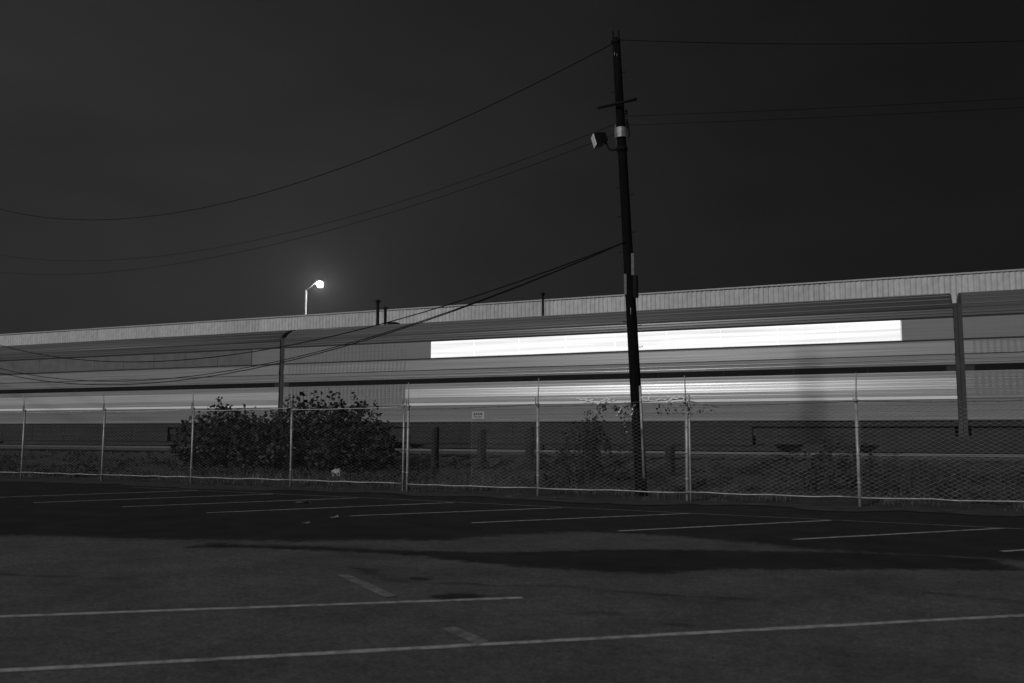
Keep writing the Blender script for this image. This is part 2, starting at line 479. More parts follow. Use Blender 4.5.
# ------------------------------------------------------------------ the passing train, standing still
def make_car():
    L = 26.0
    car = thing('passenger_car', (-24.3, 30.8, RAIL_Z), 'stainless double-deck railway car with brightly lit ribbon window', 'train car', 'cars of the train')
    Zr = -RAIL_Z
    def band(name, prof, m, x0=0.0, x1=L, parent=car, smooth=False, back=0.06):
        pts = [(back, prof[0][1] + Zr)] + [(y, z + Zr) for y, z in prof] + [(back, prof[-1][1] + Zr)]
        return MB().profile_x(pts, x0, x1, smooth).build(name, m, parent)
    # inner shell
    MB().box(0.02, L - 0.02, 0.06, 3.04, 1.62 + Zr, 5.32 + Zr).build('body_shell', 'underframe', car)
    # far side skin
    MB().box(0.0, L, 3.041, 3.09, 1.8 + Zr, 5.31 + Zr).build('far_side', 'steel_dull', car)
    # roof
    half = [(0.0, 5.322), (0.03, 5.43), (0.12, 5.58), (0.32, 5.73), (0.62, 5.86), (1.0, 5.95), (1.545, 6.0)]
    prof = half + [(3.09 - y, z) for y, z in reversed(half[:-1])]
    roof = MB().profile_x([(y, z + Zr) for y, z in prof], 0, L, True).build('roof', 'car_roof', car)
    for y, z in ((0.045, 5.475), (0.19, 5.65), (0.45, 5.80), (0.8, 5.91)):
        MB().profile_x([(y - .02, z - .015 + Zr), (y - .02, z + .018 + Zr), (y + .03, z + .026 + Zr), (y + .03, z - .01 + Zr)], .05, L - .05).build('roof_seam', 'car_roof', roof)
    MB().profile_x([(.9, 5.9 + Zr), (.9, 6.0 + Zr), (1.0, 6.06 + Zr), (1.4, 6.06 + Zr), (1.5, 6.0 + Zr), (1.5, 5.9 + Zr)], 4.6, 4.9).build('roof_vent', 'black_paint', roof)
    # letter board: two polished beads over a dark gutter
    band('letter_board', [(0.0, 5.082), (-.02, 5.09), (0.0, 5.15), (0, 5.17), (-.022, 5.18), (-.002, 5.245), (-.002, 5.265), (-.014, 5.272), (0.0, 5.32)], 'letter_board')
    band('gutter', [(-.005, 5.033), (-.005, 5.08)], 'rubber')
    # ribbon window: a frame with panes set into it
    x0, x1 = 7.23, 24.47
    band('upper_panel', [(0.005, 4.37), (0.005, 5.03)], 'steel_low', 0, x0 - .03)
    band('upper_panel', [(0.005, 4.37), (0.005, 5.03)], 'steel_low', x1 + .03, L)
    win = band('ribbon_window', [(0.04, 4.367), (0.04, 5.03)], 'stripe_white', x0 - .028, x1 + .028)
    n = 9; w = (x1 - x0) / n
    for i in range(n):
        MB().box(x0 + i * w + .008, x0 + (i + 1) * w - .008, .0, .036, 4.38 + Zr, 5.022 + Zr).build('pane', 'lit_glass', win)
    band('window_sill', [(-.008, 4.315), (-.014, 4.33), (-.008, 4.364)], 'rubber')
    band('side_panel', [(0, 3.772), (0, 3.86), (-.006, 3.868), (-.006, 3.88), (-.04, 3.89), (0, 4.28), (-.01, 4.287), (-.01, 4.313)], 'steel_panel')
    band('belt_rail', [(0, 3.542), (-.012, 3.56), (-.012, 3.58), (0, 3.592), (0, 3.602), (-.018, 3.612), (-.022, 3.625), (-.018, 3.638), (0, 3.648), (0, 3.715), (-.018, 3.725), (-.022, 3.738), (-.018, 3.75), (0, 3.77)], 'steel')
    # dark lower-deck window strip
    low = band('window_strip', [(0.035, 3.347), (0.035, 3.54)], 'rubber')
    n = 11; w = (L - .5) / n
    for i in range(n):
        MB().box(.25 + i * w + .015, .25 + (i + 1) * w - .015, .015, .033, 3.357 + Zr, 3.531 + Zr).build('pane', 'dark_glass', low)
    # fluted stainless side, its beads of uneven width
    def flutes(za, zb, n, depth, seed):
        rg = random.Random(seed); ws = [rg.uniform(.5, 1.5) for _ in range(n)]; k = (zb - za) / sum(ws)
        p = []; z = za
        for w_ in ws:
            h = w_ * k; tilt = math.tan(R(rg.uniform(*depth)))
            p += [(-.004, z), (-.004 - tilt * h * .86, z + h * .10), (-.004, z + h * .96)]
            z += h
        p.append((0.0, zb))
        return p
    XE = 6.0     # the closed equipment end runs up to here
    for (xa, xb, dull) in ((0, XE - .002, True), (XE, L, False)):
        band('fluted_side', flutes(3.13, 3.345, 4, (3, 9), 5), 'steel_low' if dull else 'steel_panel', xa, xb)
        band('fluted_side', flutes(2.78, 3.128, 6, (7, 13), 6), 'steel_low' if dull else 'steel_bright', xa, xb)
        band('fluted_side', flutes(2.562, 2.778, 4, (4, 10), 8), 'steel_low' if dull else 'steel_dull', xa, xb)
    band('white_stripe', [(-.012, 2.465), (-.022, 2.475), (-.022, 2.545), (-.012, 2.56)], 'stripe_white', 5.9, L)
    band('plain_stripe', [(-.012, 2.465), (-.02, 2.50), (-.012, 2.56)], 'steel_low', 0, 5.898)
    band('lower_panel', [(0, 1.905), (0, 2.08), (-.008, 2.09), (-.008, 2.11), (0, 2.12), (0, 2.28), (-.008, 2.29), (-.008, 2.31), (0, 2.32), (0, 2.463)], 'steel_low')
    band('skirt_rail', [(0.0, 1.80), (-.02, 1.83), (-.02, 1.87), (0.0, 1.903)], 'steel_panel')
    # added ribs on the windowless end, imitating warehouse siding glimpsed through it
    for (za, zb, yo, yi) in ((4.375, 5.03, -.004, .004), (3.132, 3.343, -.015, -.001), (2.565, 3.127, -.018, -.001), (2.325, 2.46, -.009, -.001), (2.125, 2.275, -.009, -.001)):
        b = MB()
        for k in range(32):
            x = .25 + k * .185
            b.box(x, x + .085, yo, yi, za + Zr, zb + Zr)
        tag(b.build('stand_in_ribs', 'steel_low', car), kind='stuff')
    b = MB()
    for k in range(32):
        x = .25 + k * .185
        b.profile_x([(-.047, 3.893 + Zr), (-.008, 4.277 + Zr), (.004, 4.277 + Zr), (.004, 3.893 + Zr)], x, x + .085)
    tag(b.build('stand_in_ribs', 'steel_low', car), kind='stuff')
    # underframe, side fairing and trucks
    und = MB().box(.1, L - .1, .16, 2.93, 1.30 + Zr, 1.618 + Zr).build('underframe', 'underframe', car)
    MB().box(.15, L - .15, .10, .158, 1.63 + Zr, 1.79 + Zr).build('side_sill', 'underframe', und)
    for yy, yb in ((.05, .14), (2.95, 3.04)):
        n = 6; w = 13.4 / n
        for i in range(n):
            xa = 6.3 + i * w
            pts = []
            for z_, y_ in ((.93, .03), (1.0, 0), (1.17, 0), (1.18, -.012), (1.21, -.012), (1.22, 0), (1.42, 0), (1.43, -.012), (1.46, -.012), (1.47, 0), (1.62, 0), (1.63, -.012), (1.66, -.012), (1.67, 0), (1.775, 0)):
                pts.append((yy + (y_ if yy < 1 else 0), z_ + Zr))
            pts = [(yb, .93 + Zr)] + pts + [(yb, 1.775 + Zr)]
            MB().profile_x(pts, xa + .008, xa + w - .008).build('fairing_panel', 'underframe', car)
    for xc in (4.0, 22.0):
        tr = MB()
        for y in (.42, 2.52):
            tr.profile_x([(y, .38), (y, .62), (y + .16, .62), (y + .16, .38)], xc - 1.75, xc + 1.75)
        tr.box(xc - .35, xc + .35, .58, 2.52, .42, .57)
        truck = tr.build('truck', 'underframe', car)
        for dx in (-1.25, 1.25):
            for y in (.74, 2.235):
                MB().tube([(xc + dx, y, .46), (xc + dx, y + .13, .46)], .455, 24).build('wheel', 'wheel_steel', truck)
            MB().tube([(xc + dx, .38, .46), (xc + dx, .44, .46)], .15, 12).build('axle_box', 'wheel_steel', truck)
            for k in range(2):
                MB().tube([(xc + dx * .4, .5 + 2.1 * k, .62), (xc + dx * .4, .5 + 2.1 * k, .86)], .11, 10).build('spring', 'wheel_steel', truck)
        for yy in (.18, 2.78):
            MB().box(xc - 2.2, xc + 2.2, yy, yy + .1, 1.02 + Zr, 1.298 + Zr).build('truck_cover', 'underframe', car)
    # gangway bellows
    MB().box(L, L + .125, .05, 3.04, 1.3 + Zr, 5.5 + Zr).build('gangway', 'gangway', car)
    MB().box(-.125, 0, .05, 3.04, 1.3 + Zr, 5.5 + Zr).build('gangway', 'gangway', car)
    return car
car = make_car()
left_car = copy_tree(car); left_car.location.x -= 26.26
left_car['label'] = 'unlit railway car behind the bush, coupled left of the lit one'
for w in left_car.children:
    if w.name.startswith('ribbon_window'):
        for p in w.children:
            p.data = p.data.copy(); p.data.materials.clear(); p.data.materials.append(MATS['shaded_glass'])
right_car = copy_tree(car); right_car.location.x += 26.26
right_car['label'] = 'railway car only partly in view at the far right end'

# ------------------------------------------------------------------ warehouse behind the railway
wh = thing('warehouse', (-30, 45, 0), 'long warehouse with pale corrugated metal siding behind the train', 'warehouse')
PW, RIB = 2.88, 0.24
b = MB(); outl = []
for k in range(12):
    x = k * RIB
    outl += [(x, 0.0), (x + .06, -.032), (x + .12, -.032), (x + .18, 0.0)]
outl.append((PW - .004, 0.0))
for (xa, ya), (xb, yb) in zip(outl[:-1], outl[1:]):
    b.face([(xa, ya, 0), (xb, yb, 0), (xb, yb, 8.62), (xa, ya, 8.62)])
PANELS = []
for v in range(4):
    m = mat('siding_%d' % v, 0.56 + .025 * v, 0.5, 0.0, v2=0.40 + .025 * v, scale=1.1, stretch=(4, 1, 0.16), fine=0.12, bscale=3.0)
    PANELS.append(b.mesh('siding_panel', m))
for i in range(33):
    link('siding_panel', random.choice(PANELS), wh, (-45 + i * PW, random.uniform(-.012, .012), 0))
MB().box(-45, 50, .03, 30, 0, 8.6).build('wall', 'roofing', wh)
MB().box(-45, 50, -.09, -.05, 0, 1.3).build('dark_backing', 'dark_backing', wh)  # added dark strip over the siding foot, keeps the gap under the train dark
rf = MB().profile_x([(0.0, 8.63), (15, 9.6), (30.1, 8.63), (30.1, 8.601), (0.0, 8.601)], -45, 50.05).build('roof', 'roofing', wh)
MB().box(-45.05, 50.05, -.08, .02, 8.65, 8.72).build('eave_cap', 'siding_cap', wh)

# ------------------------------------------------------------------ posts between train and warehouse
def steel_post(x, y, top, r, label, cap):
    t = thing('steel_post', (x, y, float(ground_z(x, y)) - .03), label, 'post', 'dark posts behind the train')
    h = top - t.location.z
    MB().tube([(0, 0, 0), (0, 0, h)], r, 10).build('shaft', 'black_paint', t)
    if cap: MB().tube([(0, 0, h - .05), (0, 0, h + .06), (0, 0, h + .12)], [r * 1.5, r * 1.9, r * .5], 10).build('cap', 'black_paint', t)
    else: MB().box(-.18, .18, -.03, .03, h - .12, h - .06).build('cross_bar', 'black_paint', t)
    return t
steel_post(-26.72, 42, 8.72, .085, 'taller of the two dark posts rising behind the train at left', True)
steel_post(-26.22, 42, 8.40, .085, 'shorter of the two dark posts rising behind the train at left', False)
steel_post(-16.68, 42, 8.50, .06, 'single thin dark post against the siding near the middle', True)

# ------------------------------------------------------------------ lit street lamp behind the warehouse
sl = thing('street_lamp', (-43.0, 78, 0.3), 'lit street lamp on a pale pole rising behind the warehouse', 'street lamp')
k = 78 / 57.0
zt = 1.5 + (12.646 - 1.5) * k; sl.location.x = -43.0 * k
zl = 1.5 + (13.042 - 1.5) * k; dxl = (-41.687 + 43.0) * k
MB().tube([(0, 0, -.3), (0, 0, zt - .3)], [.17, .10], 12).build('pole', 'pole_grey', sl)
MB().tube([(0, 0, zt - .45), (dxl * .25, 0, zt - .3 + (zl - zt) * .45), (dxl * .6, 0, zl - .3 + .12), (dxl - .25, 0, zl - .3 + .22)], [.06, .05, .045, .04], 8).build('arm', 'pole_grey', sl)
hd = MB().tube([(dxl - .5, 0, zl + .02), (dxl - .3, 0, zl + .05), (dxl + .1, 0, zl + .06), (dxl + .45, 0, zl + .0)], [.10, .22, .26, .12], 12).build('lamp_head', 'pole_grey', sl)
c = MB(); P = []
for i in range(9):
    a = math.pi * i / 8
    P.append((dxl, 0, zl - .34 + .32 * math.cos(a)))
c.tube(P, [max(.01, .32 * math.sin(math.pi * i / 8)) for i in range(9)], 14)
c.build('lens', 'lamp_lens', hd)

# ------------------------------------------------------------------ chain-link fence
ZM0, ZM1 = 0.19, 2.03
def link_mesh(w, z0, z1, p=0.08, r=0.0034, seed=1):
    """woven diamond mesh: zig-zag wires hooked into each other"""
    rg = np.random.default_rng(seed)
    nw = int(w / p); nz = int((z1 - z0) / (p / 2))
    Vs = []; Fs = []; base = 0
    tri = [(math.cos(a), math.sin(a)) for a in (0.5, 2.6, 4.7)]
    for kx in range(nw + 1):
        j = np.arange(nz + 1)
        sg = np.where((j + kx) % 2 == 0, 1.0, -1.0)
        x = kx * p + sg * (p / 2 + .001); x = np.clip(x, 0, w)
        z = z0 + j * p / 2
        sag = 0.02 * np.sin(np.pi * np.clip(x / w, 0, 1)) * ((z - z0) / (z1 - z0)) ** 3
        y = sg * 0.002 + 0.012 * np.sin(x * 2.1 + z * 1.7)
        for a, b_ in tri:
            Vs.append(np.stack([x + a * r, y + b_ * r, z - sag], 1))
        n = nz + 1
        for q in range(3):
            A = base + q * n + np.arange(nz); B = base + ((q + 1) % 3) * n + np.arange(nz)
            Fs.append(np.stack([A, B, B + 1, A + 1], 1))
        base += 3 * n
    return np_mesh('chain_link_mesh', np.concatenate(Vs), np.concatenate(Fs), 'galvanised_wire', True)

def fence_post(f, x, h=2.08, r=.034, ext=(.0, .56), lean=0.0, hardware=True):
    z = 0.0
    po = MB().tube([(x, 0, -.2), (x + lean, 0, h)], r, 10).build('post', 'galvanised', f)
    MB().tube([(x + lean - .004, -.01, h - .22), (x + lean + ext[0] * .4, -.03, h + .15), (x + lean + ext[0], -.05, h + ext[1])], [.018, .016, .012], 6).build('extension_arm', 'galvanised', po)
    MB().tube([(x + lean, 0, h - .03), (x + lean, 0, h + .03)], r * 1.25, 10).build('cap', 'galvanised', po)
    if hardware:
        for zz in (.45, 1.0, 1.55):
            MB().tube([(x + lean * zz / h, 0, zz), (x + lean * zz / h, 0, zz + .035)], r * 1.2, 10).build('band', 'galvanised', po)
        MB().box(x + lean - .05, x + lean - .035, -.05, -.02, h - .02, h + .17).build('bracket', 'galvanised', po)
    return po
def sag_wire(f, name, m, xa, xb, za, zb, sag, r, barbs=0, y=-.02):
    pts = []
    n = 12
    for i in range(n + 1):
        s = i / n
        pts.append((xa + (xb - xa) * s, y, za + (zb - za) * s - 4 * sag * s * (1 - s) + random.uniform(-.006, .006)))
    b = MB().tube(pts, r, 5)
    for i in range(barbs):
        s = (i + .5) / barbs; x = xa + (xb - xa) * s; z = za + (zb - za) * s - 4 * sag * s * (1 - s)
        b.tube([(x - .02, y - .02, z - .025), (x + .02, y + .02, z + .025)], .0035, 3)
        b.tube([(x + .02, y - .02, z - .025), (x - .02, y + .02, z + .025)], .0035, 3)
    return b.build(name, m, f)

MESH = link_mesh(3.36, ZM0, ZM1)
MESH_SPARSE = link_mesh(3.38, ZM0, ZM1, r=0.0016, seed=2)
fr = thing('chain_link_fence', (0, 18.69, 0), 'chain-link fence run from the doubled posts past the utility pole', 'fence', 'chain-link fence runs')
RP = [-10.98, -7.56, -4.16, -0.76, 2.64, 6.04]
exts = [(.02, .58), (.05, .60), (-.02, .58), (.03, .55), (.0, .56), (.04, .55)]
leans = [.015, -.0, .02, -.01, .02, .0]
for x, e, l in zip(RP, exts, leans): fence_post(fr, x, ext=e, lean=l)
MB().tube([(-4.08, -.03, -.2), (-4.075, -.03, 2.24)], .022, 8).build('brace_pipe', 'galvanised', fr)
tops = [2.01, 2.085, 2.17, 2.10, 2.08, 2.05]
lows = [2.01, 2.03, 2.03, 2.07, 2.06, 2.05]
for i in range(5):
    o = tag(link('chain_link_mesh', MESH_SPARSE if i == 0 else MESH, fr, (RP[i] + .03, -.04, 0)), kind='stuff')
    sag_wire(fr, 'top_wire', 'old_wire', RP[i], RP[i + 1], lows[i], tops[i + 1] if i < 2 else lows[i + 1], .03, .008, 9, y=-.045)
    pts = [(RP[i] + (RP[i + 1] - RP[i]) * s / 8, -.05, .19 + random.uniform(-.012, .012)) for s in range(9)]
    MB().tube(pts, .013, 6).build('bottom_rail', 'galvanised', fr)
# a second layer of mesh laced over part of the first bay
ov = tag(link('chain_link_mesh', link_mesh(1.66, ZM0, 1.86, seed=5, r=.0034), fr, (-9.24, -.055, 0)), kind='stuff')
MB().tube([(-9.24, -.06, 1.74), (-8.4, -.06, 1.73), (-7.58, -.06, 1.74)], .006, 5).build('lacing_wire', 'galvanised', fr)
# short pale rail leaning off the post at the right
MB().tube([(-4.08, -.06, 2.12), (-3.45, -.08, 1.97)], .011, 6).build('loose_rod', 'pale_metal', fr)

fl = thing('chain_link_fence', (0, 18.98, 0), 'chain-link fence run in front of the large dark bush', 'fence', 'chain-link fence runs')
LP = [-11.27 - 3.4 * i for i in range(9)]
for i, x in enumerate(LP): fence_post(fl, x, h=2.10, r=.028, ext=(random.uniform(-.05, .03), .28 if i == 0 else .5), lean=random.uniform(-.02, .02))
for i in range(8):
    tag(link('chain_link_mesh', MESH_SPARSE, fl, (LP[i + 1] + .02, -.035, 0)), kind='stuff')
    sag_wire(fl, 'top_wire', 'galvanised_wire', LP[i + 1], LP[i], 2.04, 2.08, .02, .008, 9, y=-.04)
    pts = [(LP[i] + (LP[i + 1] - LP[i]) * s / 8, -.045, .20 + random.uniform(-.012, .012)) for s in range(9)]
    MB().tube(pts, .014, 6).build('bottom_rail', 'galvanised', fl)

# sign wired to the mesh: a few lines of print too small to read
sg = thing('fence_sign', (-9.03, 18.60, 1.84), 'small pale sign with dark print wired to the chain-link fence', 'sign')
MB().box(-.155, .155, -.004, .004, -.09, .09).build('plate', 'sign_white', sg)
ink = MB()
for (x0, x1, z0, z1) in ((-.115, -.075, .0, .06), (-.06, -.02, .015, .06), (.0, .035, .0, .062), (.055, .11, .01, .06), (-.11, -.03, -.035, -.02), (-.01, .10, -.035, -.02), (-.09, .08, -.065, -.052)):
    ink.box(x0, x1, -.0065, -.0045, z0, z1)
ink.build('lettering', 'sign_ink', sg)
for x in (-.14, .14):
    for z in (-.075, .075): MB().tube([(x, -.008, z), (x, .02, z)], .004, 5).build('wire_tie', 'galvanised_wire', sg)

# ------------------------------------------------------------------ vines on the fence top
def leaf_faces(b, c, size, rg, up=0.3, droop=0.2):
    """one folded leaf of two quads"""
    d = Vector((rg.gauss(0, 1), rg.gauss(0, 1), rg.gauss(up, .6))).normalized()
    s = d.cross(Vector((rg.gauss(0, 1), rg.gauss(0, 1), rg.gauss(0, 1)))).normalized()
    n = d.cross(s)
    w = size * rg.uniform(.28, .42)
    p0 = c; p1 = c + d * size * .5 + n * droop * size * .3; p2 = c + d * size
    b.face([p0, p0 + d * size * .45 + s * w + n * w * .4, p2, p1])
    b.face([p0, p1, p2, p0 + d * size * .45 - s * w + n * w * .4])
def vine(loc, label, spans, leafy, seed):
    rg = random.Random(seed)
    t = thing('dry_vine', loc, label, 'vine', 'vines on the fence')
    b = MB()
    for pts in spans:
        fine = []
        for (p, q) in zip(pts[:-1], pts[1:]):
            for k in range(4):
                s = k / 4
                fine.append((p[0] + (q[0] - p[0]) * s + rg.gauss(0, .006), rg.gauss(-.02, .015), p[1] + (q[1] - p[1]) * s + rg.gauss(0, .006)))
        fine.append((pts[-1][0], -.02, pts[-1][1]))
        b.tube(fine, [.019 * rg.uniform(.7, 1.3) for _ in fine], 5)
    b.build('tendril', 'stem_pale', t)
    lv = MB(); ld_ = MB()
    for (x0, x1, z0, z1, n) in leafy:
        for _ in range(n):
            c = Vector((rg.uniform(x0, x1), rg.gauss(-.01, .03), rg.uniform(z0, z1)))
            leaf_faces(lv if rg.random() < .45 else ld_, c, rg.uniform(.04, .075), rg)
    tag(lv.build('pale_leaves', 'leaf_pale', t), kind='stuff')
    tag(ld_.build('dark_leaves', 'leaf_dark', t), kind='stuff')
vine((-6.6, 18.62, 0), 'pale straggling vine on the fence top left of the pole',
     [[(0, 2.21), (.12, 2.17), (.24, 2.19), (.3, 2.13), (.42, 2.1)], [(.18, 2.10), (.3, 2.15), (.42, 2.17)],
      [(.5, 2.06), (.58, 2.13), (.66, 2.16), (.7, 2.10), (.78, 2.18), (.84, 2.12), (.92, 2.15)], [(.66, 2.16), (.72, 2.2), (.8, 2.18)]],
     [(.45, .75, 1.93, 2.06, 40), (.30, .6, 1.80, 1.92, 14), (.86, 1.02, 1.85, 2.02, 16)], 3)
vine((-5.75, 18.60, 0), 'speckled leafy vine clump on the mesh across the utility pole',
     [[(.1, 1.8), (.16, 1.9), (.2, 2.0)], [(.42, 1.82), (.47, 1.9), (.44, 1.98)]],
     [(0.0, .56, 1.78, 2.05, 130), (.2, .35, 1.3, 1.8, 24)], 4)
vine((-5.1, 18.62, 0), 'pale tangled vine on the fence top right of the pole',
     [[(0, 2.2), (.1, 2.22), (.2, 2.18), (.12, 2.14), (.02, 2.15)], [(.32, 2.13), (.45, 2.16), (.55, 2.15)],
      [(.55, 2.07), (.62, 2.13), (.72, 2.18), (.8, 2.16), (.86, 2.2), (.95, 2.17), (.9, 2.1)], [(.7, 2.1), (.82, 2.12), (.95, 2.1)]],
     [(.3, 1.3, 1.82, 2.03, 90), (1.2, 1.6, 1.84, 1.98, 22)], 5)

# ------------------------------------------------------------------ utility pole
up = thing('utility_pole', (-5.40, 19.6, 0), 'tall dark leaning timber utility pole behind the fence', 'utility pole')
def pc(z):  # axis of the leaning pole
    return Vector((-0.47 * z / 10.9, 0, z))
def pr(z): return .138 - .0038 * z
MB().tube([pc(z) for z in (-.4, 0, 2, 4, 6, 8, 9.6, 10.84, 10.9)], [pr(z) for z in (0, 0, 2, 4, 6, 8, 9.6, 10.6)] + [.05], 16).build('shaft', 'creosote', up)
# two pole-top pins with insulators
for dx in (-.055, .06):
    p = pc(10.7) + Vector((dx * 1.2, -.02, 0))
    MB().tube([p, p + Vector((-.01, 0, .36))], .02, 6).build('top_pin', 'black_paint', up)
ins = MB()
ins.tube([pc(10.78) + Vector((-.09, -.08, .0)), pc(10.78) + Vector((.12, -.08, 0))], .045, 8)
ins.build('insulator', 'black_paint', up)
MB().tube([pc(10.5) + Vector((-.03, -.10, 0)), pc(10.4) + Vector((-.03, -.11, 0))], .009, 5).build('bolt', 'pale_metal', up)
MB().tube([pc(10.45) + Vector((.03, -.10, 0)), pc(10.38) + Vector((.03, -.11, 0))], .009, 5).build('bolt', 'pale_metal', up)
# crossarm
a = Vector((-6.30, 19.50, 9.18)) - up.location; b_ = Vector((-5.30, 19.28, 9.17)) - up.location
ca = MB(); d = (b_ - a).normalized(); s = d.cross(Vector((0, 0, 1))).normalized(); u = s.cross(d)
ca.tube([a, b_], .036, 8)
ca.build('crossarm', 'black_paint', up)
# pole steps and clips
for i, (z, sd) in enumerate(((10.0, 1), (9.55, -1), (7.2, -1), (7.0, 1), (6.5, -1), (6.1, 1), (3.9, 1), (4.0, -1), (3.4, 1), (5.65, -1))):
    p = pc(z); x = sd * pr(z)
    MB().tube([p + Vector((x * .7, 0, 0)), p + Vector((x + sd * .09, 0, .0)), p + Vector((x + sd * .09, 0, .035))], .009, 5).build('step', 'black_paint', up)
# spool insulators right of the pole
for z, w in ((9.0, .05), (8.78, .05), (8.68, .07)):
    p = pc(z) + Vector((pr(z) + .05, -.02, 0))
    MB().tube([p + Vector((0, 0, -.045)), p + Vector((0, 0, -.01)), p + Vector((0, 0, .01)), p + Vector((0, 0, .045))], [w * .8, w * .5, w * .5, w * .8], 8).build('insulator', 'black_paint', up)
for z in (8.9, 8.55): MB().tube([pc(z) + Vector((0, -.02, 0)), pc(z) + Vector((pr(z) + .06, -.02, 0))], .012, 5).build('bolt', 'black_paint', up)
# conduit and reflective collar plate
MB().tube([pc(8.75) + Vector((-pr(8.7) - .02, -.03, 0)), pc(8.2) + Vector((-pr(8.7) - .02, -.03, 0))], .012, 5).build('conduit', 'pale_metal', up)
pl = MB()
for k in range(8):
    a0, a1 = [R(-158 + 136 * (k + q) / 8) for q in (0, 1)]
    r0 = pr(8.5) + .045; c0 = pc(8.51)
    pts = [(math.cos(a0), math.sin(a0)), (math.cos(a1), math.sin(a1))]
    i = len(pl.v)
    for z in (8.39, 8.63):
        for rr in (r0, r0 + .012):
            for cx, cy_ in pts: pl.v.append((c0.x + cx * rr, cy_ * rr, z))
    for q in ((2, 3, 7, 6), (0, 4, 5, 1), (0, 1, 3, 2), (4, 6, 7, 5), (0, 2, 6, 4), (1, 5, 7, 3)): pl.f.append(tuple(i + w for w in q)); pl.sm.append(False)
pl.build('collar_plate', 'pale_metal', up)
MB().tube([pc(8.3) + Vector((.16, 0, .32)), pc(8.3) + Vector((.2, 0, .2)), pc(8.3) + Vector((.17, 0, .08))], .014, 6).build('cable_loop', 'black_cable', up)
MB().tube([pc(8.12) + Vector((0, 0, -.05)), pc(8.12) + Vector((0, 0, .05))], pr(8.1) + .025, 14).build('clamp', 'black_paint', up)
# standoff bracket, conduits and riser guard
MB().box(-.305, -.245, -.15, -.11, 4.62, 5.10).build('standoff_conduit', 'dull_fitting', up)
MB().tube([(-.235, -.05, 5.75), (-.25, -.08, 5.2)], .012, 5).build('conduit', 'black_cable', up)
MB().tube([(-.19, -.08, 4.62), (-.16, -.12, 4.2), (-.18, -.1, 4.05)], .01, 5).build('conduit', 'pale_metal', up)
MB().box(-.14, -.075, -.10, -.06, 5.07, 5.58).build('conduit_strap', 'dull_fitting', up)
MB().box(-.10, -.02, -.12, .05, 4.55, 5.06).build('splice_box', 'black_paint', up)
MB().tube([(.045, -.16, 2.5), (.11, -.17, .42)], .032, 8).build('riser_guard', 'galvanised', up)
MB().tube([(-.235, -.02, 5.81), (-.15, 0, 5.81)], .035, 8).build('wire_bracket', 'black_paint', up)

# floodlight on a gooseneck
fd = thing('floodlight', tuple(Vector(up.location) + pc(8.13) + Vector((-.10, -.05, 0))), 'boxy floodlight with pale square face on a hooked arm', 'floodlight')
MB().tube([(0, 0, 0), (-.12, -.02, -.03), (-.21, -.03, .03), (-.25, -.03, .13), (-.30, -.03, .2)], .024, 8).build('arm', 'black_paint', fd)
c0 = Vector((-.42, -.05, .27))
rot = Matrix.Translation(c0) @ Matrix.Rotation(R(28), 4, 'Z') @ Matrix.Rotation(R(-16), 4, 'Y')
hs = MB(); i = 0
for x, w in ((-.14, .16), (.0, .15), (.16, .11)):
    hs.v += [tuple(rot @ Vector((x, sy * w, sz * w * .9))) for sy, sz in ((-1, -1), (1, -1), (1, 1), (-1, 1))]
for k in range(2):
    for j in range(4):
        hs.f.append((k * 4 + j, k * 4 + (j + 1) % 4, k * 4 + 4 + (j + 1) % 4, k * 4 + 4 + j)); hs.sm.append(False)
hs.f += [(3, 2, 1, 0), (8, 9, 10, 11)]; hs.sm += [False, False]
hs.build('housing', 'black_paint', fd)
MB().box(-.158, -.142, -.15, .15, -.135, .135, rot).build('lens', 'lamp_glass', fd)
MB().box(-.03, .03, -.155, .155, -.15, -.135, rot).build('yoke', 'black_paint', fd)

# ------------------------------------------------------------------ overhead wires (parabolic sag between this pole and the next, out of view)
def wire(A, B, c, r, label, n=40):
    b = MB(); pts = []
    for i in range(n + 1):
        s = i / n
        pts.append((A[0] + (B[0] - A[0]) * s, A[1] + (B[1] - A[1]) * s, c[0] * s * s + c[1] * s + c[2]))
    o0 = Vector(pts[0])
    b.tube([Vector(p) - o0 for p in pts], r, 5)
    tag(b.build('overhead_wire', 'black_cable', None, o0), label, 'wire', 'overhead wires')
BL = (-47, 29.0); BR = (24, 26)
wire((-5.87, 19.5), BL, (13.132, -8.963, 10.737), .012, 'topmost wire running left from the pole top')
wire((-5.80, 19.5), BL, (9.45, -6.298, 8.747), .0065, 'upper wire of the faint pair leaving the pole leftward below the crossarm')
wire((-5.80, 19.5), BL, (8.078, -5.977, 8.502), .0065, 'lower wire of the faint pair leaving the pole leftward below the crossarm')
wire((-5.65, 19.5), BL, (11.464, -9.402, 5.871), .016, 'highest of three low cables crossing the train to the left')
wire((-5.65, 19.5), BL, (11.7, -10.95, 5.870), .013, 'middle of three low cables crossing the train to the left')
wire((-5.65, 19.46), BL, (11.615, -11.128, 5.855), .015, 'lowest of three low cables crossing the train to the left')
wire((-5.85, 19.6), BR, (4.1, -4.1, 10.842), .009, 'single wire running right from the pole top')
wire((-5.8, 19.6), BR, (1.14, -1.14, 8.933), .0055, 'upper wire of the faint pair running right from the pole')
wire((-5.8, 19.6), BR, (1.08, -1.08, 8.712), .0055, 'lower wire of the faint pair running right from the pole')

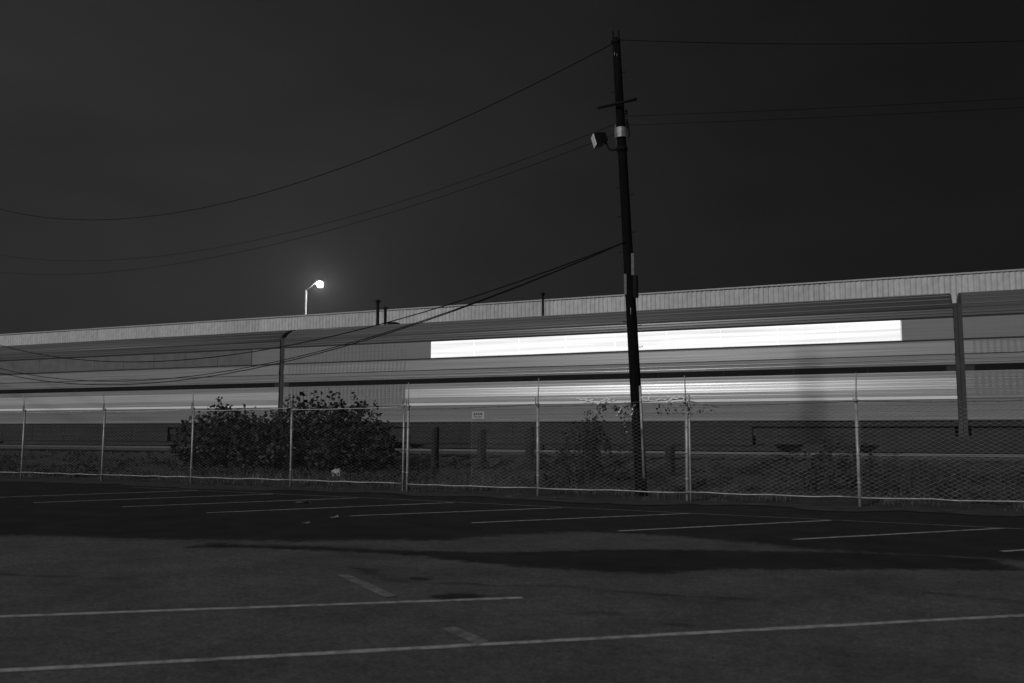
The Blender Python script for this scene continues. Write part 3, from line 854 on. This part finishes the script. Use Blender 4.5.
# ------------------------------------------------------------------ timber posts between fence and track
def timber_post(x, y, top, w, label, lean=0.0):
    z = float(ground_z(x, y)) - .1
    t = thing('timber_post', (x, y, z), label, 'post', 'old timber posts beside the track')
    h = top - z; b = MB(); n = 10
    ring = [[( (w / 2) * (1 + .1 * math.sin(3 * a + x)) * math.cos(a) + lean * zz, (w / 2) * (1 + .1 * math.sin(3 * a + x)) * math.sin(a), zz * h)
             for a in [2 * math.pi * k / n for k in range(n)]] for zz in (0, .5, 1.0)]
    for k in range(2):
        for j in range(n): b.face([ring[k][j], ring[k][(j + 1) % n], ring[k + 1][(j + 1) % n], ring[k + 1][j]])
    b.build('shaft', 'weathered_timber', t)
    MB().tube([(lean, 0, h - .001), (lean, 0, h + .025)], [w * .47, w * .42], n).build('cut_end', 'timber_end', t)
timber_post(-15.75, 25.7, 1.30, .30, 'squat timber post with a pale cut top beside the bush')
timber_post(-13.93, 25.45, 1.57, .25, 'dark timber post standing alone in the clearer first fence bay', .02)
timber_post(-12.22, 25.4, 1.50, .30, 'dark timber post behind the fence just below the small sign')
timber_post(-10.50, 25.3, 1.57, .28, 'dark timber post close left of the middle fence post')
timber_post(-8.50, 25.3, 1.52, .30, 'dark timber post standing in the scrub left of the utility pole', -.02)
timber_post(-5.85, 24.2, 1.07, .28, 'short dark timber post between the utility pole and right fence post')

# ------------------------------------------------------------------ bushes
def bush(name, x, y, label, blobs, n, size, seed, m=('leaf_dark', 'leaf_mid'), stems=7):
    rg = random.Random(seed)
    z = float(ground_z(x, y)) - .02
    t = thing(name, (x, y, z), label, 'bush', 'bushes behind the fence')
    tw = MB(); L1 = MB(); L2 = MB()
    tips = []
    for (bx_, by_, bz, rx, rz) in blobs:
        for _ in range(stems):
            q = Vector((bx_ + rg.gauss(0, rx * .5), by_ + rg.gauss(0, rx * .4), bz + rg.uniform(-.2, .9) * rz))
            base = Vector((bx_ * .5 + rg.gauss(0, .1), by_ * .5 + rg.gauss(0, .1), 0))
            mid = (base + q) / 2 + Vector((rg.gauss(0, .08), rg.gauss(0, .08), .1))
            tw.tube([base, mid, q], [.022, .014, .006], 5)
            tips.append(q)
        vol = []
        for _ in range(int(n * rx * rx * rz * 8)):
            while True:
                p = Vector((rg.uniform(-1, 1), rg.uniform(-1, 1), rg.uniform(-1, 1)))
                if .15 < p.length < 1: break
            p = p * (p.length ** -.35)
            c = Vector((bx_ + p.x * rx, by_ + p.y * rx, bz + p.z * rz)) + Vector((rg.gauss(0, .04), rg.gauss(0, .04), rg.gauss(0, .05)))
            if c.z < .03: continue
            leaf_faces(L1 if rg.random() < .7 else L2, c, size * rg.choice((.45, .6, .8, 1.0, 1.3, 1.6)), rg)
        # sprigs that break the outline
        for _ in range(15):
            a = rg.uniform(0, 2 * math.pi); e = rg.uniform(.2, 1.4)
            p = Vector((bx_ + math.cos(a) * math.cos(e) * rx, by_ + math.sin(a) * math.cos(e) * rx, bz + math.sin(e) * rz))
            d = (p - Vector((bx_, by_, bz - .3))).normalized() + Vector((0, 0, .4))
            q = p + d * rg.choice((.08, .14, .2, .3, .38))
            tw.tube([p - d * .15, q], [.008, .004], 4)
            for k in range(9): leaf_faces(L1, p + (q - p) * rg.random() + Vector((rg.gauss(0, .03), rg.gauss(0, .03), rg.gauss(0, .03))), size * rg.uniform(.7, 1.3), rg)
    tw.build('stem', 'bark', t)
    tag(L1.build('foliage', m[0], t), kind='stuff')
    tag(L2.build('foliage', m[1], t), kind='stuff')
bush('bush', -16.4, 23.5, 'large dark leafy bush behind the left fence run',
     [(-2.1, .1, .9, 1.0, .95), (-1.25, .0, 1.35, .8, .8), (-.25, .0, 1.5, .66, .66), (.35, .0, 1.1, .7, .8), (.80, .1, 1.45, .46, .54), (.95, .1, .65, .62, .55), (1.35, .2, 1.0, .3, .38), (0, -.2, .5, .9, .5), (1.75, .2, .4, .36, .33)], 210, .13, 11)
bush('bush', -21.2, 23.7, 'broad dark bush farther left along the fence',
     [(-1.0, .1, .8, 1.0, .9), (.2, .0, 1.1, .9, .9), (1.2, 0, .9, .8, .9), (1.7, -.1, .5, .9, .55)], 220, .13, 12)
bush('bush', -7.35, 21.3, 'low sparse dark shrub behind the fence left of the utility pole',
     [(-.8, .1, .45, .55, .42), (-.1, .0, .65, .6, .55), (.35, .1, .95, .35, .4), (.8, .1, .5, .6, .45), (.1, 0, 1.15, .22, .25)], 130, .085, 13, stems=5)
bush('bush', -1.6, 21.6, 'low dark shrub behind the fence at far right',
     [(-.6, .1, .4, .6, .4), (.2, .0, .55, .6, .5), (.9, .1, .4, .6, .4)], 130, .085, 14, stems=5)

# ------------------------------------------------------------------ boulder, gravel, weeds, grass, litter
def rock(name, x, y, sx, sy, sz, m, label, seed, cat='rock', lift=0.0):
    rg = random.Random(seed); b = MB()
    z = float(ground_z(x, y)) + lift
    n = 9; rings = []
    for k, (zz, w) in enumerate(((-.15, .92), (.25, 1.0), (.65, .86), (.95, .5))):
        rings.append([(sx * w * (1 + rg.gauss(0, .1)) * math.cos(2 * math.pi * j / n), sy * w * (1 + rg.gauss(0, .1)) * math.sin(2 * math.pi * j / n), sz * (zz + rg.gauss(0, .04))) for j in range(n)])
    for k in range(3):
        for j in range(n): b.face([rings[k][j], rings[k][(j + 1) % n], rings[k + 1][(j + 1) % n], rings[k + 1][j]])
    b.face(rings[-1])
    return tag(b.build(name, m, None, (x, y, z)), label, cat)
rock('boulder', -15.45, 22.2, .19, .15, .27, 'stone', 'pale angular boulder in the weeds in front of the large bush', 5)

def scatter_stones():
    b = MB()
    for _ in range(5000):
        x = random.uniform(-46, 8); y = random.choice((random.uniform(25.9, 31.2), random.uniform(20.5, 26.5)))
        s = random.uniform(.02, .055) * (1.2 if y > 26 else .9)
        z = float(ground_z(x, y))
        i = len(b.v)
        b.v += [(x + s * random.uniform(.6, 1.2) * dx, y + s * random.uniform(.6, 1.2) * dy, z + s * random.uniform(.3, .9) * dz)
                for dx, dy, dz in ((1, 0, 0), (0, 1, 0), (-1, 0, 0), (0, -1, 0), (0, 0, 1.2), (0, 0, -.6))]
        for q in ((0, 1, 4), (1, 2, 4), (2, 3, 4), (3, 0, 4), (1, 0, 5), (2, 1, 5), (3, 2, 5), (0, 3, 5)):
            b.f.append(tuple(i + k for k in q)); b.sm.append(False)
    tag(b.build('gravel', 'gravel'), 'loose stones scattered over the verge and along the track', 'gravel', kind='stuff')
scatter_stones()

def weeds():
    b = MB(); rg = random.Random(21)
    for _ in range(2200):
        x = rg.uniform(-40, 6); y = rg.uniform(20.0, 26.6)
        if abs(x + 15.3) < .55 and y < 22.6: continue
        if vnoise(np.array([x * .7]), np.array([y * .9]), 31)[0] < .38: continue
        z = float(ground_z(x, y)); h = rg.uniform(.06, .26)
        for k in range(rg.randint(8, 20)):
            leaf_faces(b, Vector((x + rg.gauss(0, .16), y + rg.gauss(0, .16), z + rg.uniform(0, h))), rg.uniform(.05, .11), rg, up=.8)
    tag(b.build('weeds', 'weed'), 'low leafy weeds covering the ground behind the fence', 'weeds', kind='stuff')
weeds()

def grass():
    b = MB(); rg = random.Random(22)
    def blade(x, y, h):
        if abs(x + 15.1) < .55 and 19.6 < y < 22.6: h *= .22
        z = float(ground_z(x, y)); a = rg.uniform(0, 6.28); w = rg.uniform(.004, .009); l = rg.gauss(0, .35) * h
        dx, dy = math.cos(a) * w, math.sin(a) * w; ox, oy = math.cos(a + 1.5) * l, math.sin(a + 1.5) * l
        b.face([(x - dx, y - dy, z), (x + dx, y + dy, z), (x + ox * .4 + dx * .6, y + oy * .4 + dy * .6, z + h * .6), (x + ox * .4 - dx * .6, y + oy * .4 - dy * .6, z + h * .6)])
        b.face([(x + ox * .4 - dx * .6, y + oy * .4 - dy * .6, z + h * .6), (x + ox * .4 + dx * .6, y + oy * .4 + dy * .6, z + h * .6), (x + ox, y + oy, z + h)])
    xs_ = [rg.uniform(-30, 6) for _ in range(420)]
    for x in xs_:
        y = rg.choice((rg.gauss(18.85, .08), rg.gauss(19.5, .3), rg.uniform(19.2, 22), rg.uniform(19.2, 22), rg.uniform(19.2, 22)))
        dens = vnoise(np.array([x * .9]), np.array([3.0]), 41)[0]
        for _ in range(int(4 + 34 * max(0, dens - .25))):
            blade(x + rg.gauss(0, .16), y + rg.gauss(0, .10), rg.uniform(.04, .24) * (.2 + dens) * (.5 if y < 19 else 1.0))
    for (x, y, n, h) in ((-10.1, 19.9, 220, .42), (-9.6, 19.7, 150, .36), (-14.6, 19.9, 160, .30), (-13.9, 19.8, 160, .34), (-6.6, 19.5, 180, .36), (-6.0, 19.6, 120, .3), (-4.9, 19.6, 130, .26), (-15.2, 20, 160, .3), (-12.3, 19.7, 90, .25), (-2.5, 19.4, 120, .3)):
        for _ in range(n): blade(x + rg.gauss(0, .22), y + rg.gauss(0, .15), h * rg.uniform(.4, 1.1))
    tag(b.build('grass', 'grass_dry'), 'dry grass tufts growing along the foot of the fence', 'grass', kind='stuff')
grass()

def litter_bit(x, y, w, h, label, seed):
    rg = random.Random(seed); b = MB(); n = 5
    g_ = [[(w * (i / n - .5) + rg.gauss(0, w * .04), h * (j / 3 - .5) + rg.gauss(0, h * .06), .01 + abs(rg.gauss(0, .012))) for i in range(n + 1)] for j in range(4)]
    for j in range(3):
        for i in range(n): b.face([g_[j][i], g_[j][i + 1], g_[j + 1][i + 1], g_[j + 1][i]])
    z = max(0.0, float(ground_z(x, y))) if y > 18 else 0.0
    o = tag(b.build('litter', 'litter', None, (x, y, z)), label, 'litter', 'scraps of litter')
    o.rotation_euler.z = rg.uniform(0, 3)
litter_bit(-11.35, 15.1, .30, .16, 'crumpled pale scrap on the asphalt nearest the left fence', 1)
litter_bit(-8.9, 12.75, .16, .12, 'crumpled pale scrap by the end of a painted stall line', 2)
litter_bit(-8.8, 11.8, .13, .10, 'small crumpled scrap lying alone on the dark asphalt', 3)
litter_bit(-8.05, 18.15, .16, .10, 'pale scrap at the asphalt edge left of the middle fence post', 4)
litter_bit(-6.9, 18.2, .14, .10, 'pale scrap at the asphalt edge right of the middle fence post', 6)

# ------------------------------------------------------------------ faint night haze
hz = MB().box(-705, 705, -705, 905, -1.1, 20.5)
hm = bpy.data.materials.new('haze'); hm.use_nodes = True
hm.node_tree.nodes.clear()
ho = hm.node_tree.nodes.new('ShaderNodeOutputMaterial'); hv = hm.node_tree.nodes.new('ShaderNodeVolumePrincipled')
hv.inputs['Color'].default_value = (.9, .9, .9, 1)
hv.inputs['Density'].default_value = 0.0006
hv.inputs['Anisotropy'].default_value = 0.7
hm.node_tree.links.new(hv.outputs[0], ho.inputs['Volume'])
MATS['haze'] = hm
tag(hz.build('haze', 'haze'), 'faint night haze in the air over the lot', 'haze', kind='stuff')
